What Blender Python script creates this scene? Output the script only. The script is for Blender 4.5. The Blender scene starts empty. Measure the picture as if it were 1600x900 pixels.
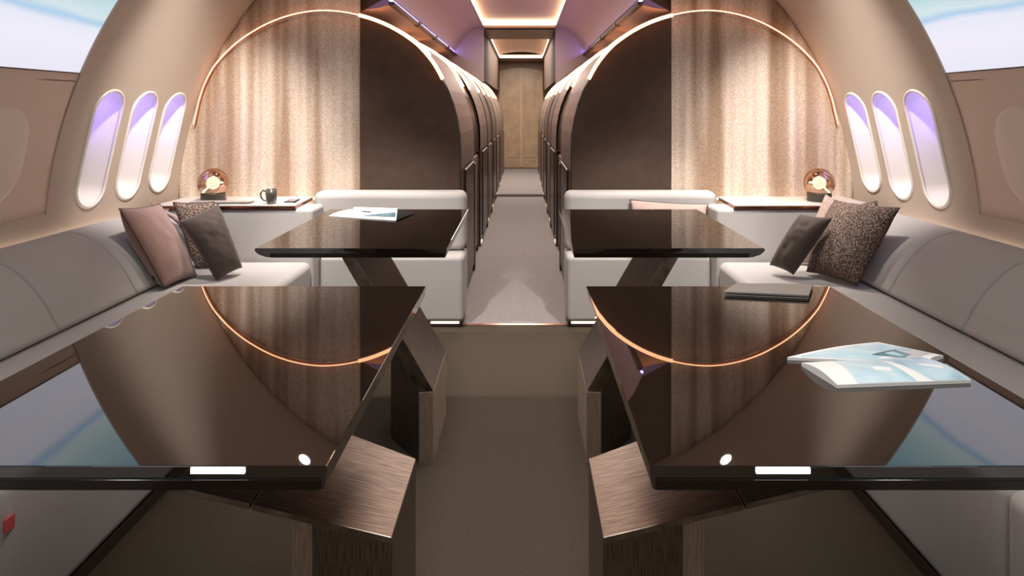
import bpy, bmesh, math, random
from mathutils import Vector, Matrix, noise
from mathutils.geometry import delaunay_2d_cdt
random.seed(4)
S = bpy.context.scene
COL = S.collection
U = 0.00084                      # one drawing unit in metres
CZ, CX = 1450.0, 55.0            # camera height and offset in units
R, ZC = 2400.0, 700.0            # fuselage radius and axis height
PI = math.pi

def W(x, k, z):                  # cabin coordinates (x from the axis, k in thousands, z up) -> metres
    return Vector((x*U, k*1000*U, z*U))
def at(px, py, k):               # measured point at a depth
    return W((px-818)*k+CX, k, CZ-(py-170)*k)
def on(px, py, z):               # measured point on a level plane
    return at(px, py, (CZ-z)/(py-170))
def lin(c):
    return tuple((v/12.92 if v <= .04045 else ((v+.055)/1.055)**2.4) for v in [q/255 for q in c])

# ------------------------------------------------------------------ materials
def nodes(name):
    m = bpy.data.materials.new(name); m.use_nodes = True
    n = m.node_tree.nodes; l = m.node_tree.links
    return m, n, l, n['Principled BSDF']
def mat(name, rgb, rough=.5, metal=0, spec=.5, coat=0, ior=1.5, bump=0, bscale=400, var=0, vscale=60, stretch=(1, 1, 1),
        sheen=0, aniso=0, rgb2=None, vlo=.35, vhi=.65, detail=4):
    m, n, l, b = nodes(name)
    c = lin(rgb)
    b.inputs['Base Color'].default_value = (*c, 1)
    b.inputs['Roughness'].default_value = rough
    b.inputs['Metallic'].default_value = metal
    b.inputs['Specular IOR Level'].default_value = spec
    b.inputs['IOR'].default_value = ior
    b.inputs['Coat Weight'].default_value = coat
    b.inputs['Sheen Weight'].default_value = sheen
    if bump or var or rgb2:
        tc = n.new('ShaderNodeTexCoord'); mp = n.new('ShaderNodeMapping'); mp.inputs['Scale'].default_value = stretch
        l.new(tc.outputs['Object'], mp.inputs['Vector'])
    if var or rgb2:
        t = n.new('ShaderNodeTexNoise'); t.inputs['Scale'].default_value = vscale; t.inputs['Detail'].default_value = detail
        l.new(mp.outputs[0], t.inputs['Vector'])
        r = n.new('ShaderNodeValToRGB')
        r.color_ramp.elements[0].position = vlo; r.color_ramp.elements[1].position = vhi
        if rgb2: a, z = c, lin(rgb2)
        else: a, z = tuple(v*(1-var) for v in c), tuple(min(1, v*(1+var)) for v in c)
        r.color_ramp.elements[0].color = (*a, 1); r.color_ramp.elements[1].color = (*z, 1)
        l.new(t.outputs['Fac'], r.inputs[0]); l.new(r.outputs[0], b.inputs['Base Color'])
    if bump:
        t2 = n.new('ShaderNodeTexNoise'); t2.inputs['Scale'].default_value = bscale; t2.inputs['Detail'].default_value = 3
        l.new(mp.outputs[0], t2.inputs['Vector'])
        bp = n.new('ShaderNodeBump'); bp.inputs['Strength'].default_value = bump; bp.inputs['Distance'].default_value = .002
        l.new(t2.outputs['Fac'], bp.inputs['Height']); l.new(bp.outputs[0], b.inputs['Normal'])
    return m
def emit(name, rgb, st):
    m, n, l, b = nodes(name)
    b.inputs['Base Color'].default_value = (*rgb, 1)
    b.inputs['Emission Color'].default_value = (*rgb, 1)
    b.inputs['Emission Strength'].default_value = st
    return m
def glass(name, tint, refl, rough=0.02, mixf=.1, gcol=None):
    m = bpy.data.materials.new(name); m.use_nodes = True
    n = m.node_tree.nodes; l = m.node_tree.links; n.remove(n['Principled BSDF'])
    t = n.new('ShaderNodeBsdfTransparent'); t.inputs[0].default_value = (*tint, 1)
    g = n.new('ShaderNodeBsdfGlossy'); g.inputs['Roughness'].default_value = rough; g.inputs[0].default_value = (*(gcol or (1, 1, 1)), 1)
    f = n.new('ShaderNodeLayerWeight'); f.inputs[0].default_value = mixf
    if gcol:
        f = n.new('ShaderNodeMapRange'); f.inputs['To Min'].default_value = f.inputs['To Max'].default_value = mixf
    mx = n.new('ShaderNodeMixShader')
    l.new(f.outputs['Result' if gcol else 'Fresnel'], mx.inputs[0]); l.new(t.outputs[0], mx.inputs[1]); l.new(g.outputs[0], mx.inputs[2])
    l.new(mx.outputs[0], n['Material Output'].inputs[0])
    return m

M = {}
M['shell'] = mat('wall_lining', (184, 167, 152), .45, spec=.4, bump=.03, bscale=900)
M['recess'] = mat('outer_lining', (214, 190, 172), .4)
M['gasket'] = mat('pane_gasket', (168, 162, 156), .5)
M['blind'] = mat('blind_panel', (224, 206, 190), .4)
M['frame'] = mat('window_rim', (222, 212, 202), .3)
M['reveal'] = mat('window_reveal', (225, 216, 208), .35)
M['ceil'] = mat('ceiling_lining', (205, 182, 168), .5)
M['carpet'] = mat('lounge_carpet', (70, 61, 51), .95, spec=.1, bump=.9, bscale=900, rgb2=(88, 79, 68), vscale=260)
M['runner'] = mat('aisle_carpet', (150, 142, 140), .95, spec=.1, bump=.6, bscale=900, var=.08, vscale=30, stretch=(1, 2, 1))
M['sofa'] = mat('pale_upholstery', (174, 168, 165), .7, spec=.25, bump=.35, bscale=420, sheen=.15)
M['piping'] = mat('seam_piping', (150, 140, 134), .8)
M['plinth'] = mat('dark_plinth', (60, 46, 37), .5)
M['lacquer'] = mat('gloss_dark_lacquer', (27, 20, 16), .012, spec=.5, ior=2.15, var=.1, vscale=8)
M['edge'] = mat('dark_edge', (24, 17, 14), .12, spec=.4)
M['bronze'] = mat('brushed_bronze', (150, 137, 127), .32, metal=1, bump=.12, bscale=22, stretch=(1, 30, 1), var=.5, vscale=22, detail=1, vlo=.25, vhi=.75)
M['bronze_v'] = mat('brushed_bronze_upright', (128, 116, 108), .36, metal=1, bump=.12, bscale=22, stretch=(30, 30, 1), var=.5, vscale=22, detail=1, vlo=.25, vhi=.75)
M['bronze_lit'] = mat('brushed_bronze_lit', (205, 188, 174), .5, metal=1, bump=.1, bscale=22, stretch=(30, 30, 1), var=.3, vscale=22, detail=1, vlo=.25, vhi=.75)  # same bronze made paler, light on these faces put into the colour
M['suede'] = mat('brown_suede', (84, 67, 57), .85, spec=.2, bump=.3, bscale=500, var=.08, vscale=14)
M['pod'] = mat('taupe_shell', (128, 110, 99), .5, spec=.5)
M['poddark'] = mat('dark_shell', (66, 52, 45), .3, spec=.5)
M['bin'] = mat('bin_lining', (216, 186, 168), .45)
M['rail'] = mat('dark_rail', (70, 58, 54), .4)
M['bulk'] = mat('bulkhead', (196, 184, 180), .5)
M['endwall'] = mat('end_wall', (140, 112, 88), .4, var=.1, vscale=6)
M['door'] = mat('door_leaf', (178, 152, 126), .35, var=.12, vscale=5)
M['doorseam'] = mat('door_seam', (226, 208, 186), .3)
M['marble'] = mat('pale_stone', (214, 204, 196), .18, var=.06, vscale=6)
M['copper'] = mat('copper_trim', (160, 104, 78), .22, metal=1)
M['pink'] = mat('rose_velvet', (140, 107, 97), .75, spec=.2, sheen=.5, bump=.15, bscale=300, var=.08, vscale=14)
M['satin'] = mat('charcoal_satin', (72, 60, 54), .68, spec=.2, sheen=.2, bump=.1, bscale=300)
M['boucle'] = mat('boucle_weave', (60, 45, 41), .9, spec=.1, bump=.8, bscale=260, rgb2=(160, 140, 128), vscale=170, vlo=.42, vhi=.66, detail=2)
M['palerose'] = mat('pale_rose_weave', (158, 134, 124), .85, spec=.1, bump=.6, bscale=300, rgb2=(188, 166, 156), vscale=200)
M['cord'] = mat('pillow_cord', (52, 36, 32), .8)
M['mug'] = mat('graphite_glaze', (72, 66, 61), .12, spec=.7, coat=.5)
M['black'] = mat('matt_black', (30, 28, 27), .9, spec=.1)
M['lampbase'] = mat('dark_olive_base', (58, 52, 44), .45)
M['paper'] = mat('white_paper', (238, 236, 234), .5)
M['greycloth'] = mat('grey_cover', (150, 142, 136), .5, bump=.1, bscale=500)
M['phone'] = mat('slate_glass', (112, 122, 128), .1, coat=.3)
M['tag'] = mat('red_fabric', (196, 84, 84), .7)
M['copperglass'] = glass('copper_mirror_glass', (.97, .86, .76), 1.0, .02, .82, (.60, .38, .27))
M['pane'] = glass('window_glass', (.97, .97, .97), 1.0, .02, .05)
M['led_arc'] = emit('arc_led', (1, .46, .23), 4.5)
M['led_arc_dim'] = emit('arc_led_dim', (1, .42, .22), 8)
M['led_uplight'] = emit('uplight_led', (1, .88, .78), 7)
M['led_curtain_fill'] = emit('curtain_fill_led', (1, .90, .80), 7)
M['led_ledge'] = emit('ledge_led', (1, .45, .34), .8)
M['led_pod'] = emit('pod_led', (1, .44, .22), 7)
M['led_cove'] = emit('cove_led', (1, .70, .48), 5)
M['led_cove_soft'] = emit('cove_led_soft', (1, .72, .5), 1.5)
M['led_violet'] = emit('violet_led', (.34, .26, 1), 17)
M['led_win'] = emit('window_led', (.34, .25, 1), 26)
M['glint_white'] = emit('white_glint', (1, .97, .92), 4)  # glow of the imitated reflection on the near table edges
M['led_floor'] = emit('floor_led', (1, .86, .62), 3)
M['led_step'] = emit('step_led', (1, .8, .55), .5)
M['bulb'] = emit('bulb_glow', (1, .87, .70), 6.5)
M['spot'] = emit('downlight_glow', (1, .95, .88), 40)

def curtain_mat():
    m, n, l, b = nodes('woven_curtain')
    tc = n.new('ShaderNodeTexCoord')
    mp = n.new('ShaderNodeMapping'); mp.inputs['Scale'].default_value = (9, 0.0, .35)
    l.new(tc.outputs['Object'], mp.inputs['Vector'])
    a = n.new('ShaderNodeTexNoise'); a.inputs['Scale'].default_value = 1.0; a.inputs['Detail'].default_value = 2; l.new(mp.outputs[0], a.inputs['Vector'])
    mp2 = n.new('ShaderNodeMapping'); mp2.inputs['Scale'].default_value = (1, 1, .45); l.new(tc.outputs['Object'], mp2.inputs['Vector'])
    w = n.new('ShaderNodeTexNoise'); w.inputs['Scale'].default_value = 220; w.inputs['Detail'].default_value = 3; l.new(mp2.outputs[0], w.inputs['Vector'])
    ra = n.new('ShaderNodeValToRGB'); ra.color_ramp.elements[0].position = .38; ra.color_ramp.elements[1].position = .62
    ra.color_ramp.elements[0].color = (*lin((168, 142, 120)), 1); ra.color_ramp.elements[1].color = (*lin((226, 208, 192)), 1)
    l.new(a.outputs['Fac'], ra.inputs[0])
    rw = n.new('ShaderNodeValToRGB'); rw.color_ramp.elements[0].position = .36; rw.color_ramp.elements[1].position = .6
    rw.color_ramp.elements[0].color = (.70, .64, .58, 1); rw.color_ramp.elements[1].color = (1, 1, 1, 1)
    l.new(w.outputs['Fac'], rw.inputs[0])
    mx = n.new('ShaderNodeMix'); mx.data_type = 'RGBA'; mx.blend_type = 'MULTIPLY'; mx.inputs[0].default_value = 1
    l.new(ra.outputs[0], mx.inputs[6]); l.new(rw.outputs[0], mx.inputs[7]); l.new(mx.outputs[2], b.inputs['Base Color'])
    b.inputs['Roughness'].default_value = .85; b.inputs['Specular IOR Level'].default_value = .15
    bp = n.new('ShaderNodeBump'); bp.inputs['Strength'].default_value = .4; bp.inputs['Distance'].default_value = .002
    l.new(w.outputs['Fac'], bp.inputs['Height']); l.new(bp.outputs[0], b.inputs['Normal'])
    return m
M['curtain'] = curtain_mat()

def sky_mat():                   # the picture shown on the curved display: pale cloud bank, a blue line, a teal sky
    m, n, l, b = nodes('sky_display')
    tc = n.new('ShaderNodeTexCoord'); sp = n.new('ShaderNodeSeparateXYZ'); l.new(tc.outputs['Object'], sp.inputs[0])
    mp = n.new('ShaderNodeMapping'); mp.inputs['Scale'].default_value = (1, .4, 1.8); l.new(tc.outputs['Object'], mp.inputs['Vector'])
    t = n.new('ShaderNodeTexNoise'); t.inputs['Scale'].default_value = 2.6; t.inputs['Detail'].default_value = 6; l.new(mp.outputs[0], t.inputs['Vector'])
    ad = n.new('ShaderNodeMath'); ad.operation = 'MULTIPLY_ADD'; ad.inputs[1].default_value = .12; l.new(t.outputs['Fac'], ad.inputs[0]); l.new(sp.outputs['Z'], ad.inputs[2])
    mr = n.new('ShaderNodeMapRange'); mr.inputs['From Min'].default_value = 1620*U; mr.inputs['From Max'].default_value = 2300*U
    l.new(ad.outputs[0], mr.inputs['Value'])
    r = n.new('ShaderNodeValToRGB'); e = r.color_ramp.elements
    stops = [(0, (222, 220, 236)), (.34, (232, 230, 242)), (.47, (224, 226, 240)), (.515, (168, 200, 228)), (.56, (206, 222, 228)), (.68, (182, 212, 216)), (1, (104, 170, 188))]
    e[0].position = 0; e[0].color = (*lin(stops[0][1]), 1); e[1].position = 1; e[1].color = (*lin(stops[-1][1]), 1)
    for p, c in stops[1:-1]:
        q = e.new(p); q.color = (*lin(c), 1)
    l.new(mr.outputs[0], r.inputs[0])
    b.inputs['Base Color'].default_value = (.02, .02, .02, 1); b.inputs['Roughness'].default_value = .6
    l.new(r.outputs[0], b.inputs['Emission Color']); b.inputs['Emission Strength'].default_value = 1.05
    return m
M['sky'] = sky_mat()

def print_mat(name, ox, sc):     # printed magazine cover: white margins with pale blue picture
    m, n, l, b = nodes(name)
    tc = n.new('ShaderNodeTexCoord'); mp = n.new('ShaderNodeMapping'); mp.inputs['Location'].default_value = (ox, ox*2, 0)
    l.new(tc.outputs['Object'], mp.inputs['Vector'])
    t = n.new('ShaderNodeTexNoise'); t.inputs['Scale'].default_value = sc; t.inputs['Detail'].default_value = 3; t.inputs['Distortion'].default_value = .6
    l.new(mp.outputs[0], t.inputs['Vector'])
    r = n.new('ShaderNodeValToRGB'); e = r.color_ramp.elements
    e[0].position = .3; e[0].color = (*lin((132, 172, 190)), 1); e[1].position = .72; e[1].color = (*lin((232, 238, 240)), 1)
    q = e.new(.5); q.color = (*lin((188, 214, 224)), 1)
    l.new(t.outputs['Fac'], r.inputs[0]); l.new(r.outputs[0], b.inputs['Base Color']); b.inputs['Roughness'].default_value = .25
    return m
M['print_a'] = print_mat('cover_print_pale', .3, 9)
M['print_b'] = mat('cover_print_blue', (128, 168, 188), .25, rgb2=(196, 216, 226), vscale=16)
M['print_c'] = mat('cover_print_grey', (196, 194, 192), .25)
M['print_d'] = mat('cover_print_dark', (70, 98, 110), .25, rgb2=(120, 150, 160), vscale=30)

# ------------------------------------------------------------------ building helpers
BASE = {}
def tag(o, label=None, cat=None, group=None, kind=None):
    if label: o['label'] = label
    if cat: o['category'] = cat
    if group: o['group'] = group
    if kind: o['kind'] = kind
    return o
def thing(name, loc, label=None, cat=None, group=None, kind=None):
    o = bpy.data.objects.new(name, None); o.empty_display_size = .05; COL.objects.link(o)
    o.location = loc; BASE[o] = Vector(loc)
    return tag(o, label, cat, group, kind)
def obj(name, verts, faces, m, parent=None, smooth=False, loc=None, wn=False, mats=None, fm=None):
    """verts in metres, world space"""
    base = BASE[parent] if parent else Vector(loc if loc is not None else (0, 0, 0))
    me = bpy.data.meshes.new(name)
    me.from_pydata([tuple(Vector(v)-base) for v in verts], [], faces)
    bm = bmesh.new(); bm.from_mesh(me); bmesh.ops.recalc_face_normals(bm, faces=bm.faces); bm.to_mesh(me); bm.free()
    for q in (mats or [m]): me.materials.append(q)
    if fm:
        for i, p in enumerate(me.polygons): p.material_index = fm[i]
    o = bpy.data.objects.new(name, me); COL.objects.link(o)
    BASE[o] = base
    if parent: o.parent = parent; 
    else: o.location = base
    if parent and parent.type == 'MESH': pass
    if smooth: me.shade_smooth()
    if wn:
        w = o.modifiers.new('wn', 'WEIGHTED_NORMAL'); w.weight = 80; w.keep_sharp = True
    return o
def mb(): return bmesh.new()
def box(bm, x0, x1, k0, k1, z0, z1, bev=0, seg=2):
    b = bmesh.new(); bmesh.ops.create_cube(b, size=1)
    lo = W(min(x0, x1), k0, z0); hi = W(max(x0, x1), k1, z1)
    for v in b.verts:
        v.co = Vector([lo[i]+(hi[i]-lo[i])*(v.co[i]+.5) for i in range(3)])
    if bev: bmesh.ops.bevel(b, geom=b.edges[:], offset=bev*U, segments=seg, affect='EDGES', profile=.5)
    join(bm, b)
def join(bm, b):
    me = bpy.data.meshes.new('tmp'); b.to_mesh(me); b.free(); bm.from_mesh(me); bpy.data.meshes.remove(me)
def prism(bm, prof, k0, k1, bev=0, seg=2):
    """(x,z) outline pushed along the cabin; k0,k1 may be functions of the point index"""
    b = bmesh.new(); n = len(prof)
    f = lambda k, i: k[i] if isinstance(k, (list, tuple)) else k
    a = [b.verts.new(W(x, f(k0, i), z)) for i, (x, z) in enumerate(prof)]
    c = [b.verts.new(W(x, f(k1, i), z)) for i, (x, z) in enumerate(prof)]
    b.faces.new(a); b.faces.new(c[::-1])
    for i in range(n): b.faces.new((a[i], a[(i+1) % n], c[(i+1) % n], c[i]))
    bmesh.ops.recalc_face_normals(b, faces=b.faces)
    if bev: bmesh.ops.bevel(b, geom=b.edges[:], offset=bev*U, segments=seg, affect='EDGES', profile=.5)
    join(bm, b)
def plan(bm, pts, z0, z1, bev=0, seg=2):
    """(x,k) outline raised from z0 to z1 (numbers or per-point lists)"""
    b = bmesh.new(); n = len(pts)
    f = lambda z, i: z[i] if isinstance(z, (list, tuple)) else z
    a = [b.verts.new(W(x, k, f(z0, i))) for i, (x, k) in enumerate(pts)]
    c = [b.verts.new(W(x, k, f(z1, i))) for i, (x, k) in enumerate(pts)]
    b.faces.new(a); b.faces.new(c[::-1])
    for i in range(n): b.faces.new((a[i], a[(i+1) % n], c[(i+1) % n], c[i]))
    bmesh.ops.recalc_face_normals(b, faces=b.faces)
    if bev: bmesh.ops.bevel(b, geom=b.edges[:], offset=bev*U, segments=seg, affect='EDGES', profile=.5)
    join(bm, b)
def tube(bm, pts, r, n=8, closed=False):
    P = [Vector(p) for p in pts]; m = len(P); rings = []
    for i, p in enumerate(P):
        if closed: t = P[(i+1) % m]-P[i-1]
        else: t = P[min(i+1, m-1)]-P[max(i-1, 0)]
        t.normalize(); u = t.orthogonal() if i == 0 else (u - t*u.dot(t))
        u.normalize(); v = t.cross(u)
        rr = r[i] if isinstance(r, (list, tuple)) else r
        rings.append([bm.verts.new(p+(u*math.cos(2*PI*j/n)+v*math.sin(2*PI*j/n))*rr) for j in range(n)])
    for i in range(m if closed else m-1):
        a, b = rings[i], rings[(i+1) % m]
        for j in range(n): bm.faces.new((a[j], a[(j+1) % n], b[(j+1) % n], b[j]))
    if not closed: bm.faces.new(rings[0][::-1]); bm.faces.new(rings[-1])
def lathe(bm, c, prof, n=32):
    """prof: (radius, height) in metres about a vertical axis through c"""
    rings = []
    for r, h in prof:
        if r < 1e-6: rings.append([bm.verts.new(c+Vector((0, 0, h)))])
        else: rings.append([bm.verts.new(c+Vector((r*math.cos(2*PI*j/n), r*math.sin(2*PI*j/n), h))) for j in range(n)])
    for a, b in zip(rings, rings[1:]):
        for j in range(n):
            q = [a[j % len(a)], a[(j+1) % len(a)], b[(j+1) % len(b)], b[j % len(b)]]
            q = list(dict.fromkeys(q))
            if len(q) > 2: bm.faces.new(q)
def put(name, bm, m, parent=None, smooth=False, wn=False, loc=None):
    me = bpy.data.meshes.new(name)
    base = BASE[parent] if parent else Vector(loc if loc is not None else (0, 0, 0))
    bmesh.ops.recalc_face_normals(bm, faces=bm.faces)
    for v in bm.verts: v.co -= base
    bm.to_mesh(me); bm.free(); me.materials.append(m)
    o = bpy.data.objects.new(name, me); COL.objects.link(o); BASE[o] = base
    if parent: o.parent = parent
    else: o.location = base
    if smooth: me.shade_smooth()
    if wn:
        w = o.modifiers.new('wn', 'WEIGHTED_NORMAL'); w.weight = 80
    return o
# a mesh parent sits at its base; its children carry the offset already removed, so they need no extra move
SIDE = {-1: 'left', 1: 'right'}

# ------------------------------------------------------------------ hull walls with window openings
KR0, KR1 = 3.28, 4.58            # the lining band that carries the windows
WK = [3.60, 3.94, 4.28]          # window centres
TH = math.radians(12.75); HH, HW = 338.0, 120.0
ZTOP = 2600.0                    # aisle ceiling
ZL = 2900.0                      # lounge ceiling
TA, TB = math.asin((0-ZC)/R), math.asin((ZL-ZC)/R)
def cyl(s, k, th, r=R): return W(s*r*math.cos(th), k, ZC+r*math.sin(th))
def stad(kc, sc=1.0, n=14, hw=HW, hh=HH, pad=0):
    """closed outline of a window in (k*1000, arc length) space"""
    out = []; w = hw*sc+pad; st = hh-hw
    for j in range(n+1):
        a = PI*j/n; out.append((kc*1000+w*math.cos(a), TH*R+st*1+w*math.sin(a)))
    for j in range(n+1):
        a = PI+PI*j/n; out.append((kc*1000+w*math.cos(a), TH*R-st*1+w*math.sin(a)))
    return out
def hull(s):
    verts = []; edges = []; holes = []
    k0, k1 = KR0*1000, KR1*1000; t0, t1 = TA*R, TB*R
    nk, nt = 26, 64
    for kc in WK: holes.append(stad(kc))
    def inside(p, poly):
        c = False; j = len(poly)-1
        for i in range(len(poly)):
            if (poly[i][1] > p[1]) != (poly[j][1] > p[1]) and p[0] < (poly[j][0]-poly[i][0])*(p[1]-poly[i][1])/(poly[j][1]-poly[i][1])+poly[i][0]: c = not c
            j = i
        return c
    bigs = [stad(kc, pad=12) for kc in WK]
    for i in range(nk+1):
        for j in range(nt+1):
            p = (k0+(k1-k0)*i/nk, t0+(t1-t0)*j/nt)
            if not any(inside(p, h) for h in bigs): verts.append(Vector(p))
    for h in holes:
        b0 = len(verts); verts += [Vector(p) for p in h]
        edges += [(b0+i, b0+(i+1) % len(h)) for i in range(len(h))]
    vs, es, fs, *_ = delaunay_2d_cdt(verts, edges, [], 0, 1e-4)
    keep = []
    for f in fs:
        c = sum((vs[i] for i in f), Vector((0, 0)))/len(f)
        if not any(inside(c, h) for h in holes): keep.append(list(f))
    V = [cyl(s, v[0]/1000, v[1]/R) for v in vs]
    n0 = len(V)
    # end return: the lining has a thickness of its own where the band stops
    F = keep
    NT = 64
    for j in range(NT+1):
        th = TA+(TB-TA)*j/NT
        V += [cyl(s, KR0, th, R), cyl(s, KR0, th, R+9)]
    for j in range(NT):
        a = n0+2*j; F.append([a, a+1, a+3, a+2])
    o = obj('wall_'+SIDE[s], V, F, M['shell'], smooth=False)
    tag(o, kind='structure')
    # smooth only the lining, not the return
    for i, p in enumerate(o.data.polygons): p.use_smooth = i < len(keep)
    return o
def surf(name, s, k0, k1, ta, tb, r, m, nk=4, nt=40, smooth=True):
    V = []; F = []
    for i in range(nk+1):
        for j in range(nt+1):
            V.append(cyl(s, k0+(k1-k0)*i/nk, ta+(tb-ta)*j/nt, r))
    for i in range(nk):
        for j in range(nt):
            a = i*(nt+1)+j; F.append([a, a+1, a+nt+2, a+nt+1])
    return obj(name, V, F, m, smooth=smooth)
def zang(z, r): return math.asin((z-ZC)/r)

ZS, ZSKY = 912.0, 1632.0         # ledge height, lower edge of the display
KB = -2.6                        # rear end of the modelled lounge
wn_ = 0
for s in (-1, 1):
    hull(s)
    # outer lining beside the lounge: low strip, ledge, recessed wall
    o = surf('wall_lower_'+SIDE[s], s, KB, KR0, TA, zang(ZS, R), R, M['shell']); tag(o, kind='structure')
    r2 = R+7
    bm = mb()
    th = zang(ZS, R)
    a = [bm.verts.new(v) for v in (cyl(s, KB, th), cyl(s, KR0, th), W(s*(r2*math.cos(zang(ZS-14, r2))), KR0, ZS-14), W(s*(r2*math.cos(zang(ZS-14, r2))), KB, ZS-14))]
    bm.faces.new(a); tag(put('trim_ledge_'+SIDE[s], bm, M['shell']), kind='structure')
    o = surf('wall_recessed_'+SIDE[s], s, KB, KR0+.01, zang(ZS-16, r2), zang(ZSKY, r2), r2, M['recess']); tag(o, kind='structure')
    o = surf('wall_upper_'+SIDE[s], s, KB, KR0+.01, zang(2600, r2), zang(ZL+10, r2), r2, M['shell']); tag(o, kind='structure')
    # blind oval panel set in the recessed wall
    for idx, kc in enumerate((2.90, 2.0, 1.1)):
        pts = stad(kc, n=12, hw=172, hh=225)
        V = [cyl(s, p[0]/1000, p[1]/R, r2-4) for p in pts]; V2 = [cyl(s, p[0]/1000, p[1]/R, r2) for p in stad(kc, n=12, hw=186, hh=239)]
        n_ = len(V); F = [list(range(n_))]+[[i, (i+1) % n_, n_+(i+1) % n_, n_+i] for i in range(n_)]
        o = obj('window_%d' % (7+idx+(0 if s < 0 else 3)), V+V2, F, M['blind']); tag(o, kind='structure')
    # short dark joint on the wall
    bm = mb(); z = 1590
    tube(bm, [W(s*(r2-1)*math.cos(zang(z, r2)), k, z) for k in (3.02, 3.1, 3.2, 3.27)], [.0006, .002, .002, .002], 6)
    tag(put('trim_joint_'+SIDE[s], bm, M['poddark']), kind='structure')
    # curved display with the sky on it
    t = thing('sky_display', W(s*2200, 1.0, ZSKY), 'curved display panel on the %s wall showing pale clouds and sky' % SIDE[s], 'display')
    V = []; F = []; nk, nt = 4, 24; ta, tb = zang(ZSKY, r2), zang(2600, r2)
    for i in range(nk+1):
        for j in range(nt+1): V.append(cyl(s, KB+.02+(KR0-.004-KB-.02)*i/nk, ta+(tb-ta)*j/nt, r2))
    for i in range(nk):
        for j in range(nt):
            a = i*(nt+1)+j; F.append([a, a+1, a+nt+2, a+nt+1])
    o = obj('screen', V, F, M['sky'], t, smooth=True)
    # the picture uses world height: keep the object origin at floor level
    for v in o.data.vertices: v.co += BASE[t]
    o.location = -BASE[t]
    bm = mb()
    tube(bm, [cyl(s, k, ta, r2-2) for k in (KB+.02, 0, 1, 2, KR0-.008)], .003, 6)
    put('bezel', bm, M['poddark'], t)
    # corridor skin behind the suites
    o = surf('wall_corridor_'+SIDE[s], s, KR1, 15.2, TA, TB, R, M['shell'], nk=6); tag(o, kind='structure')
    # windows
    for kc in WK:
        wn_ += 1
        root = thing('window_%d' % wn_, cyl(s, kc, TH-HH/R), kind='structure')
        P0 = stad(kc); P1 = stad(kc, pad=-26, hh=HH); n_ = len(P0)
        # rolled rim
        bm = mb(); tube(bm, [cyl(s, p[0]/1000, p[1]/R, R-2) for p in P0], .0075, 8, True); put('window_frame', bm, M['frame'], root, True)
        # tapered reveal
        V = []; F = []; L = [(0, 0), (-8, 40), (-22, 90), (-34, 140)]
        for pad, d in L: V += [cyl(s, p[0]/1000, p[1]/R, R+d) for p in stad(kc, pad=pad)]
        for q in range(len(L)-1):
            for i in range(n_): F.append([q*n_+i, q*n_+(i+1) % n_, (q+1)*n_+(i+1) % n_, (q+1)*n_+i])
        obj('window_reveal', V, F, M['reveal'], root, True)
        V = [cyl(s, p[0]/1000, p[1]/R, R+138) for p in stad(kc, pad=-33)]
        obj('window_pane', V, [list(range(n_))], M['pane'], root)
        bm = mb(); tube(bm, [cyl(s, p[0]/1000, p[1]/R, R+130) for p in stad(kc, pad=-33)], .0045, 6, True); put('gasket', bm, M['gasket'], root, True)
        # violet light tucked under the head of the reveal
        bm = mb(); pts = stad(kc, pad=-24)[5:15]; pts.append((pts[-1][0], pts[-1][1]-190))
        tube(bm, [cyl(s, p[0]/1000, p[1]/R, R+98) for p in pts], .008, 6); put('light_strip', bm, M['led_win'], root, True)

# ------------------------------------------------------------------ floor, ceiling, ends
def quad(name, x0, x1, k0, k1, z, m, kind='structure'):
    return tag(obj(name, [W(x0, k0, z), W(x1, k0, z), W(x1, k1, z), W(x0, k1, z)], [[0, 1, 2, 3]], m), kind=kind)
quad('floor', -2330, 2330, KB, 4.30, 0, M['carpet'])
quad('floor_aisle', -2330, 2330, 4.30, 10.55, 0, M['runner'])
bm = mb(); box(bm, -520, 520, 10.55, 15.25, -20, 46, 14, 3); tag(put('floor_step', bm, M['runner'], smooth=True, wn=True), kind='structure')
bm = mb(); box(bm, -345, 345, 4.285, 4.315, -6, 3); tag(put('trim_threshold', bm, M['copper']), kind='structure')
# lounge ceiling, with an added light tray down the middle, and the aisle vault
XT = 1000.0
for s in (-1, 1): quad('ceiling_lounge_'+SIDE[s], s*420, s*XT, KB, 4.6, ZL, M['ceil'])
quad('ceiling_lounge_end', -420, 420, 4.5, 4.6, ZL, M['ceil'])
def tray(name, ka, kb, hw, z, arch=0, led='led_cove'):
    """raised ceiling tray with light running round its rim"""
    t = thing(name, W(0, (ka+kb)/2, z))
    n = 10
    f = lambda u: z+75+arch*(1-u*u)
    V = []; F = []
    for i in range(n+1):
        u = -1+2*i/n
        V += [W(u*(hw+4), ka-.0, f(u)), W(u*(hw+4), kb+.02, f(u))]
    for i in range(n): F.append([2*i, 2*i+1, 2*i+3, 2*i+2])
    obj('tray_panel', V, F, M['ceil'], t, True)
    bm = mb()
    for s in (-1, 1):
        V = [W(s*(hw+2), ka, z+2), W(s*(hw+2), kb, z+2), W(s*(hw+2), kb, z+72), W(s*(hw+2), ka, z+72)]
        bm.faces.new([bm.verts.new(v) for v in V])
    put('side_light', bm, M[led], t)
    bm = mb()
    vs = [bm.verts.new(v) for v in (W(-hw*1.05, kb+.01, z+2), W(hw*1.05, kb+.01, z+2), W(hw*1.05, kb+.01, z+72), W(-hw*1.05, kb+.01, z+72))]
    bm.faces.new(vs); put('end_light', bm, M[led], t)
    return t
t = tray('ceiling_light', KB, 4.5, 420, ZL); tag(t, 'wide unseen ceiling light tray added over the lounge tables', 'ceiling light')  # this tray is out of view, added to light the lounge
t = tray('ceiling_light', 4.65, 8.8, 500, ZTOP); tag(t, 'long recessed ceiling light tray above the aisle in front of the bulkhead', 'ceiling light')
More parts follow.
